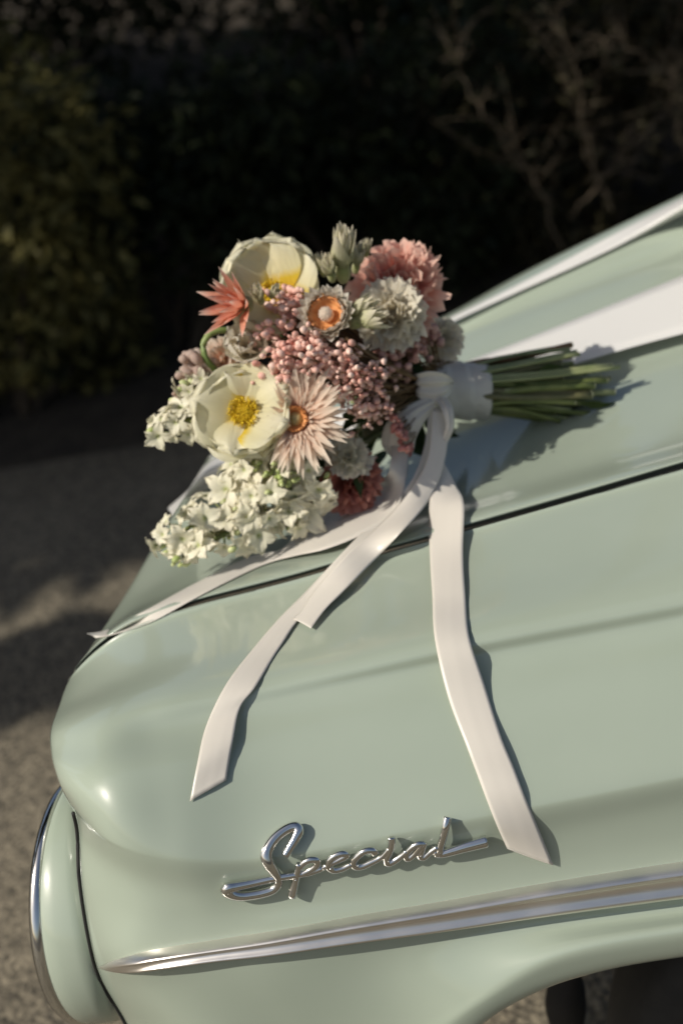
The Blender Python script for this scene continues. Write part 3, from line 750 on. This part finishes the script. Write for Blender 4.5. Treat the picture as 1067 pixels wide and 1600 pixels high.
# --- ruffled carnations
def carnation(C, n, rad, mat, name, label=None, cnt=(12, 12, 10, 8), seed=20, fringe=.08):
    ms = [petal_mesh('petal', rad, rad * .95, mat, .25, .05, 'fan', .10, 9, 7, seed + s, fringe) for s in range(3)]
    f = disc_center(C, n, rad * .2, .8, mat, name, 12)
    for c_, t_, s_ in zip(cnt, (2, 26, 48, 68), (1.0, .95, .85, .75)):
        place_petals(f, ms, C - n * rad * .1, n, c_, R(t_), rad * .05, t_, .16, s_)
    if label: f['label'] = label
    return f
C = at(622, 448, -.17); carnation(C, face(C, -.05, .5), px(68, C), PINK, 'carnation', 'coral pink carnation at the top right of the bunch')
C = at(612, 492, -.23); carnation(C, face(C, -.15, .35), px(52, C), CREAM2, 'carnation', 'white ruffled carnation beside the coral pink one', seed=30)
C = at(545, 752, -.27); carnation(C, face(C, .2, -.1), px(50, C), ROSE, 'carnation', 'deep rose carnation low against the ribbon', seed=40)
C = at(690, 530, -.10); carnation(C, face(C, .5, .2), px(34, C), CREAM2, 'carnation', 'small white carnation beside the wrap', seed=50, cnt=(9, 9, 7, 5))
C = at(350, 560, -.23); carnation(C, face(C, -.3, .2), px(32, C), BLUSH, 'carnation', 'small blush carnation by the curled stem', seed=55, cnt=(9, 8, 6, 4))
C = at(545, 715, -.29); carnation(C, face(C, -.1, .25), px(34, C), WHITE, 'carnation', 'small grey white carnation under the blush strawflower', seed=60, cnt=(7, 6, 4, 3), fringe=0)

# --- rice flower: heads of tiny pink buds
def rice(pts, spread, count, mat, size, name, seed, base):
    r = random.Random(seed); V = []; F = []; heads = []
    for k in range(count):
        x, y, Y = pts[r.randrange(len(pts))]
        p = at(x + r.gauss(0, spread), y + r.gauss(0, spread * .8), Y + r.gauss(0, .014) + .012); heads.append(p)
        ball(V, F, p, px(size, p) * r.uniform(.5, 1.35), r.uniform(1.1, 1.7), Vector((r.gauss(0, .3), r.gauss(0, .3), r.gauss(0, .3))) + (p - base).normalized(), 7, 5)
    o = mesh(name, V, F, mat, bq); o['kind'] = 'stuff'
    V = []; F = []
    for p in heads[::3]:
        tube(V, F, sample([base + Vector((r.gauss(0, .01), r.gauss(0, .01), r.gauss(0, .01))), base.lerp(p, .6), p], 4), .0009, 4, cap=False)
    s = mesh('stalks', V, F, BROWNSTEM, o); s['kind'] = 'stuff'
BASE = at(690, 600, -.13)
rice([(430, 520, -.29), (450, 545, -.31), (490, 540, -.31), (440, 570, -.32), (480, 575, -.325), (520, 560, -.32), (460, 480, -.26), (450, 468, -.25)], 18, 430, BERRY, 5.2, 'rice_flower', 1, BASE)
rice([(530, 570, -.32), (555, 580, -.32), (575, 600, -.31), (545, 605, -.32), (590, 630, -.30), (580, 580, -.30), (565, 640, -.31)], 15, 430, BERRY, 4.0, 'rice_flower', 2, BASE)
rice([(620, 545, -.24), (640, 550, -.22), (650, 520, -.19), (625, 575, -.24), (665, 525, -.17), (600, 560, -.25)], 14, 150, BERRY2, 5.5, 'rice_flower', 3, BASE)
rice([(612, 650, -.28), (620, 668, -.285), (630, 685, -.29), (638, 702, -.295), (625, 676, -.29)], 5, 60, REDB, 4, 'red_sprig', 4, BASE)
rice([(292, 600, -.25), (300, 560, -.24), (285, 625, -.25), (305, 585, -.25)], 10, 70, petalmat('blush_bud', [(0, (.6, .45, .38)), (1, (.74, .64, .56))]), 7, 'blush_sprig', 5, at(420, 600, -.18))

# --- white spikes of florets (stock / delphinium)
fl = [petal_mesh('fp', 1.0, .70, WHITE, .16, .42, 'round', .09, 7, 7, s) for s in (61, 62, 63)]
def floret_mesh(seed):
    bm = bmesh.new(); r = random.Random(seed); cnt = r.choice((5, 6))
    for k in range(cnt):
        src = fl[k % 3]; M = Matrix.Rotation(2 * math.pi * k / cnt + r.gauss(0, .15), 4, 'Z') @ Matrix.Rotation(R(r.uniform(0, 50)), 4, 'X') @ Matrix.Diagonal((1, r.uniform(.8, 1.1), 1, 1))
        vs = [bm.verts.new(M @ v.co) for v in src.vertices]
        for p in src.polygons: bm.faces.new([vs[i] for i in p.vertices])
    me = bpy.data.meshes.new('floret'); bm.to_mesh(me); bm.free()
    me.polygons.foreach_set('use_smooth', [True] * len(me.polygons)); return me
def radial_white():
    m, n, b, l = newmat('floret_white')
    tc = n.nodes.new('ShaderNodeTexCoord'); ln = n.nodes.new('ShaderNodeVectorMath'); ln.operation = 'LENGTH'; l.new(tc.outputs['Object'], ln.inputs[0])
    r = n.nodes.new('ShaderNodeValToRGB'); e = r.color_ramp.elements
    e[0].position = .03; e[0].color = (.46, .50, .18, 1); e[1].position = .26; e[1].color = (.76, .74, .58, 1); x = e.new(.9); x.color = (.86, .81, .63, 1)
    l.new(ln.outputs['Value'], r.inputs[0]); l.new(r.outputs[0], b.inputs['Base Color']); b.inputs['Roughness'].default_value = .5
    tr = n.nodes.new('ShaderNodeBsdfTranslucent'); l.new(r.outputs[0], tr.inputs[0]); mx = n.nodes.new('ShaderNodeMixShader'); mx.inputs[0].default_value = .3
    l.new(b.outputs[0], mx.inputs[1]); l.new(tr.outputs[0], mx.inputs[2]); l.new(mx.outputs[0], n.nodes['Material Output'].inputs[0]); return m
FW = radial_white()
LIME = simple('lime_bud', (.28, .36, .09), (.60, .62, .34), .5, scale=80)
FLM = [floret_mesh(s) for s in range(5)]
for m_ in FLM: m_.materials.clear(); m_.materials.append(FW)
def spike(pts, count, spread, size, label=None, seed=0, tipbuds=20):
    r = random.Random(seed); P = [at(*p) for p in pts]; f = spline(P)
    V = []; F = []; tube(V, F, [f(i / 11) for i in range(12)], [.0036 - .0001 * i for i in range(12)], 6)
    BV_ = []; BF_ = []
    for k in range(tipbuds):
        c = f(1 - (.16 if k < 7 else .95) * (k / tipbuds if k >= 7 else k / 7)) + Vector((r.gauss(0, 1), r.gauss(0, 1), r.gauss(0, 1))) * px(spread * (.3 if k < 7 else .62), P[-1])
        ball(BV_, BF_, c, px(r.uniform(3, 6), c), 1.4, (P[-1] - P[-2]).normalized(), 7, 5)
    o = mesh('flower_spike', V, F, GREENSTEM, bq)
    b_ = mesh('buds', BV_, BF_, LIME, o); b_['kind'] = 'stuff'
    V2 = []; F2 = []
    for k in range(count):
        u = (k + .5) / count * .96 + .02; c = f(u); t = (f(min(1, u + .03)) - f(max(0, u - .03))).normalized()
        a = k * 2.4 + r.uniform(-.3, .3); M = frame(t); d = M @ Vector((math.cos(a), math.sin(a), .35)); d.normalize()
        if d.dot(TOC(c)) < -.55: d = (d + TOC(c) * .8).normalized()
        e = c + d * px(spread, c) * (1.1 - .5 * u) * r.uniform(.8, 1.15)
        e.z = max(e.z, .905)
        s = px(size * 1.2, c) * (1.1 - .42 * u) * r.uniform(.6, 1.25)
        tube(V2, F2, [c, e], .0014, 4, cap=False)
        dd = (d + TOC(c) * .45 + Vector((r.gauss(0, .25), r.gauss(0, .25), r.gauss(0, .25)))).normalized()
        inst('floret', FLM[r.randrange(5)], Matrix.Translation(e) @ frame(dd).to_4x4() @ Matrix.Rotation(r.uniform(0, 6), 4, 'Z') @ Matrix.Diagonal((s, s, s, 1)), o)
    s_ = mesh('pedicels', V2, F2, GREENSTEM, o); s_['kind'] = 'stuff'
    return o
spike([(400, 690, -.27), (350, 660, -.275), (300, 655, -.28), (240, 672, -.28)], 28, 28, 26, seed=1)
spike([(390, 650, -.25), (330, 615, -.26), (285, 600, -.26)], 16, 24, 22, seed=2)
spike([(470, 740, -.27), (400, 770, -.29), (320, 810, -.305), (252, 850, -.315)], 26, 36, 27, seed=3)
spike([(480, 780, -.29), (420, 800, -.31), (350, 835, -.325), (270, 880, -.335)], 21, 30, 26, seed=4)
spike([(480, 720, -.29), (440, 750, -.31), (410, 790, -.32), (385, 830, -.33)], 20, 34, 28, seed=5)
spike([(500, 740, -.29), (470, 780, -.30), (450, 815, -.32)], 14, 32, 28, seed=6)
spike([(450, 700, -.28), (390, 730, -.285), (350, 745, -.28)], 16, 24, 24, seed=7)
# yellow green tight bud cluster among the white florets
V = []; F = []
for k in range(40):
    p = at(438 + rb.gauss(0, 14), 742 + rb.gauss(0, 11), -.335 + rb.gauss(0, .006)); ball(V, F, p, px(rb.uniform(3, 5.5), p), 1.2, Vector((0, -1, .3)), 6, 4)
o = mesh('bud_cluster', V, F, LIME, bq); o['kind'] = 'stuff'

# --- leaves and dark greenery inside the bunch
lm = [petal_mesh('leaf', px(70, BASE) * q, px(26, BASE), DARKLEAF, .2, .25, 'point', .02, 5, 8, s) for s, q in ((71, 1), (72, .8))]
for k in range(70):
    x = rb.uniform(440, 670); y = rb.uniform(520, 740); Y = -.17 + rb.uniform(-.05, .05) - (.05 if x < 560 else 0)
    if y > 720 and x > 600: continue
    c = at(x, y, Y); n_ = (TOC(c) + Vector((rb.gauss(0, .5), rb.gauss(0, .5), rb.gauss(0, .5)))).normalized()
    inst('leaf', lm[k % 2], Matrix.Translation(c) @ frame(n_).to_4x4() @ Matrix.Rotation(rb.uniform(0, 6.28), 4, 'Z'), bq)
# curled green stem standing out on the left
V = []; F = []
P = [at(x, y, Y) for x, y, Y in ((372, 522, -.235), (350, 516, -.24), (328, 522, -.245), (318, 540, -.25), (322, 560, -.255), (338, 580, -.25))]
tube(V, F, sample(P, 18), px(5.2, P[0]), 8); mesh('curled_stem', V, F, simple('fresh_stem', (.13, .19, .05), (.22, .28, .09), .5, scale=30), bq)
V = []; F = []
P = [at(540, 528, -.31), at(595, 566, -.28), at(650, 592, -.22)]
tube(V, F, sample(P, 8), px(3.4, P[0]), 7); mesh('brown_stalk', V, F, BROWNSTEM, bq)

# --- stems bundled through the wrap
AX0 = at(560, 640, -.17); AX1 = at(718, 606, -.125); AX2 = at(922, 604, -.105)
dirw = (AX2 - AX1).normalized(); upw = (Vector((0, 0, 1)) - dirw * dirw.z).normalized(); sdw = dirw.cross(upw)
stem_mats = [GREENSTEM, simple('stem_olive', (.085, .095, .035), (.15, .14, .06), .5, scale=30), simple('stem_pale', (.20, .24, .10), (.30, .32, .16), .45, scale=30), simple('stem_russet', (.16, .07, .03), (.22, .12, .05), .55, scale=30)]
END = simple('cut_stem_end', (.42, .44, .26), (.55, .55, .36), .7, scale=200)
for k in range(62):
    a = k * 2.399; q = math.sqrt((k + .5) / 62)
    r1 = px(32, AX1); r2 = px(66, AX2)
    p0 = AX0 + (sdw * math.cos(a + 2.4) + upw * math.sin(a + 2.4)) * q * .06
    p1 = AX1 + (sdw * math.cos(a) + upw * math.sin(a)) * q * r1
    a2 = a + rb.uniform(-.1, .9)
    p2 = AX2 + (sdw * math.cos(a2) + upw * math.sin(a2)) * q * r2 + dirw * rb.uniform(-.06, .026)
    V = []; F = []; rd = px(rb.uniform(2.8, 6.0), AX1)
    pts = sample([p0, p1, p1.lerp(p2, .5) + Vector((0, rb.gauss(0, .003), rb.gauss(0, .003))), p2], 12)
    tube(V, F, pts, rd, 7)
    o = mesh('stem', V, F, stem_mats[rb.choice((0, 0, 0, 1, 2, 2, 3))], bq)
    if rd > px(4.2, AX1):
        V = []; F = []; tube(V, F, [p2, p2 + (p2 - p1).normalized() * .0012], rd * .93, 7); mesh('cut_end', V, F, END, o)
sl = [petal_mesh('stem_leaf', px(60, AX1) * q, px(15, AX1), leafmat('stem_leaf_green', (.05, .08, .02), (.13, .17, .05)), .2, .3, 'point', .02, 5, 8, 80 + q) for q in (1, .7)]
for k in range(16):
    p = AX1.lerp(AX2, rb.uniform(.25, .95)); a = rb.uniform(0, 6.28); o_ = sdw * math.cos(a) + upw * math.sin(a)
    d = (dirw + o_ * rb.uniform(.1, .5)).normalized(); x_ = d.cross(o_).normalized(); z_ = x_.cross(d)
    M = Matrix((x_, d, z_)).transposed().to_4x4()
    inst('leaf', sl[k % 2], Matrix.Translation(p + o_ * px(rb.uniform(28, 46), p)) @ M, bq)
# --- wrap band
W0 = at(668, 610, -.128); W1 = at(757, 611, -.118); V = []; nn_ = 48
for i in range(28):
    c = W0.lerp(W1, i / 27)
    for k in range(nn_):
        a = 2 * math.pi * k / nn_; rr = px(45, c) * (1 + .018 * math.sin(a * 5 + i * .4)) * (.985 + .05 * (((i + a * 1.3) / 9.0) % 1.0))
        V.append(c + sdw * (rr * math.cos(a)) + upw * (rr * math.sin(a)))
o = mesh('ribbon_wrap', V, grid_faces(28, nn_, close=True), SATIN, bq)
md = o.modifiers.new('thickness', 'SOLIDIFY'); md.thickness = .001; md.offset = 1

# --- bow knot and loops
def rb3(A, B, name='ribbon_loop', cup=0, n=40, crease=.0012): return ribbon(name, edge(A), edge(B), SATIN, bq, n, 18, .0003, cup, crease)
rb3([(646, 586, '-.185'), (650, 584, '-.222'), (670, 580, '-.227'), (692, 583, '-.225'), (706, 592, '-.214'), (710, 596, '-.19')],
    [(650, 612, '-.185'), (652, 620, '-.222'), (672, 630, '-.227'), (692, 628, '-.225'), (704, 614, '-.212'), (708, 606, '-.18')], 'knot', -.002, 40, .0022)
# drooping left loop, folded round on itself
rb3([(664, 620, '-.222'), (632, 636, '-.232'), (602, 664, '-.240'), (596, 694, '-.242'), (612, 716, '-.238')],
    [(684, 634, '-.222'), (664, 658, '-.240'), (650, 684, '-.250'), (646, 704, '-.252'), (636, 720, '-.242')], cup=.006)
# narrow right loop
rb3([(680, 626, '-.226'), (690, 640, '-.252'), (696, 664, '-.262'), (690, 690, '-.262')],
    [(700, 624, '-.222'), (708, 640, '-.246'), (709, 668, '-.258'), (698, 694, '-.262')], cup=.003)

# --- streamers
def streamer(A, B, label, n=90): 
    o = ribbon('ribbon_streamer', edge(A), edge(B), SATIN, bq, n, 10, .0003, .0008, .00008); o['label'] = label; return o
# long one to the lower left (ends above the script)
streamer([(670, 636, '-.228'), (662, 700, '-.256'), (640, 755, '-.30'), (592, 805, .016), (540, 858, .012), (478, 924, .006), (440, 962, .003), (400, 1008, .002), (350, 1075, .004), (322, 1135, .005), (308, 1195, .006), (297, 1252, .002)],
         [(698, 640, '-.226'), (690, 720, '-.262'), (668, 775, '-.31'), (622, 825, .016), (572, 876, .012), (520, 940, .006), (478, 958, .003), (438, 1010, .002), (398, 1075, .004), (376, 1105, .008), (364, 1160, .009), (354, 1219, .004)],
         'long ivory streamer curling to the lower left')
# short one lying over it, cut at a slant
streamer([(676, 640, '-.240'), (668, 715, '-.282'), (642, 765, '-.322'), (594, 818, .02), (540, 868, .016), (492, 922, .012), (470, 955, .006), (458, 967, .004)],
         [(704, 644, '-.238'), (693, 728, '-.288'), (672, 778, '-.328'), (626, 832, .02), (592, 868, .016), (545, 915, .012), (510, 950, .008), (486, 982, .005)],
         'short ivory streamer with slanted end over the bonnet gap')
# right one to beside the script
streamer([(682, 722, '-.272'), (674, 760, '-.305'), (670, 800, .012), (671, 860, .006), (675, 930, .005), (680, 1005, .007), (700, 1090, .008), (730, 1170, .008), (745, 1210, .008), (760, 1250, .007), (775, 1288, .007), (792, 1326, .005)],
         [(692, 720, '-.272'), (712, 757, '-.300'), (724, 785, .018), (723, 860, .008), (727, 930, .004), (735, 1003, .005), (754, 1060, .009), (786, 1160, .008), (803, 1200, .007), (818, 1240, .006), (842, 1297, .006), (864, 1352, .005)],
         'long ivory streamer hanging straight down beside the script')
# left one running to the front of the bonnet
streamer([(612, 690, '-.245'), (608, 735, '-.285'), (576, 757, .022), (512, 790, .018), (468, 826, .014), (440, 858, .008), (395, 868, .003), (300, 914, .002), (220, 958, .002), (165, 985, .003), (136, 990, .006)],
         [(640, 690, '-.245'), (634, 752, '-.290'), (612, 806, .020), (564, 836, .014), (508, 858, .010), (462, 868, .007), (418, 880, .003), (318, 928, .002), (236, 972, .002), (176, 992, .003), (150, 997, .005)],
         'ivory streamer running forward along the edge of the bonnet')
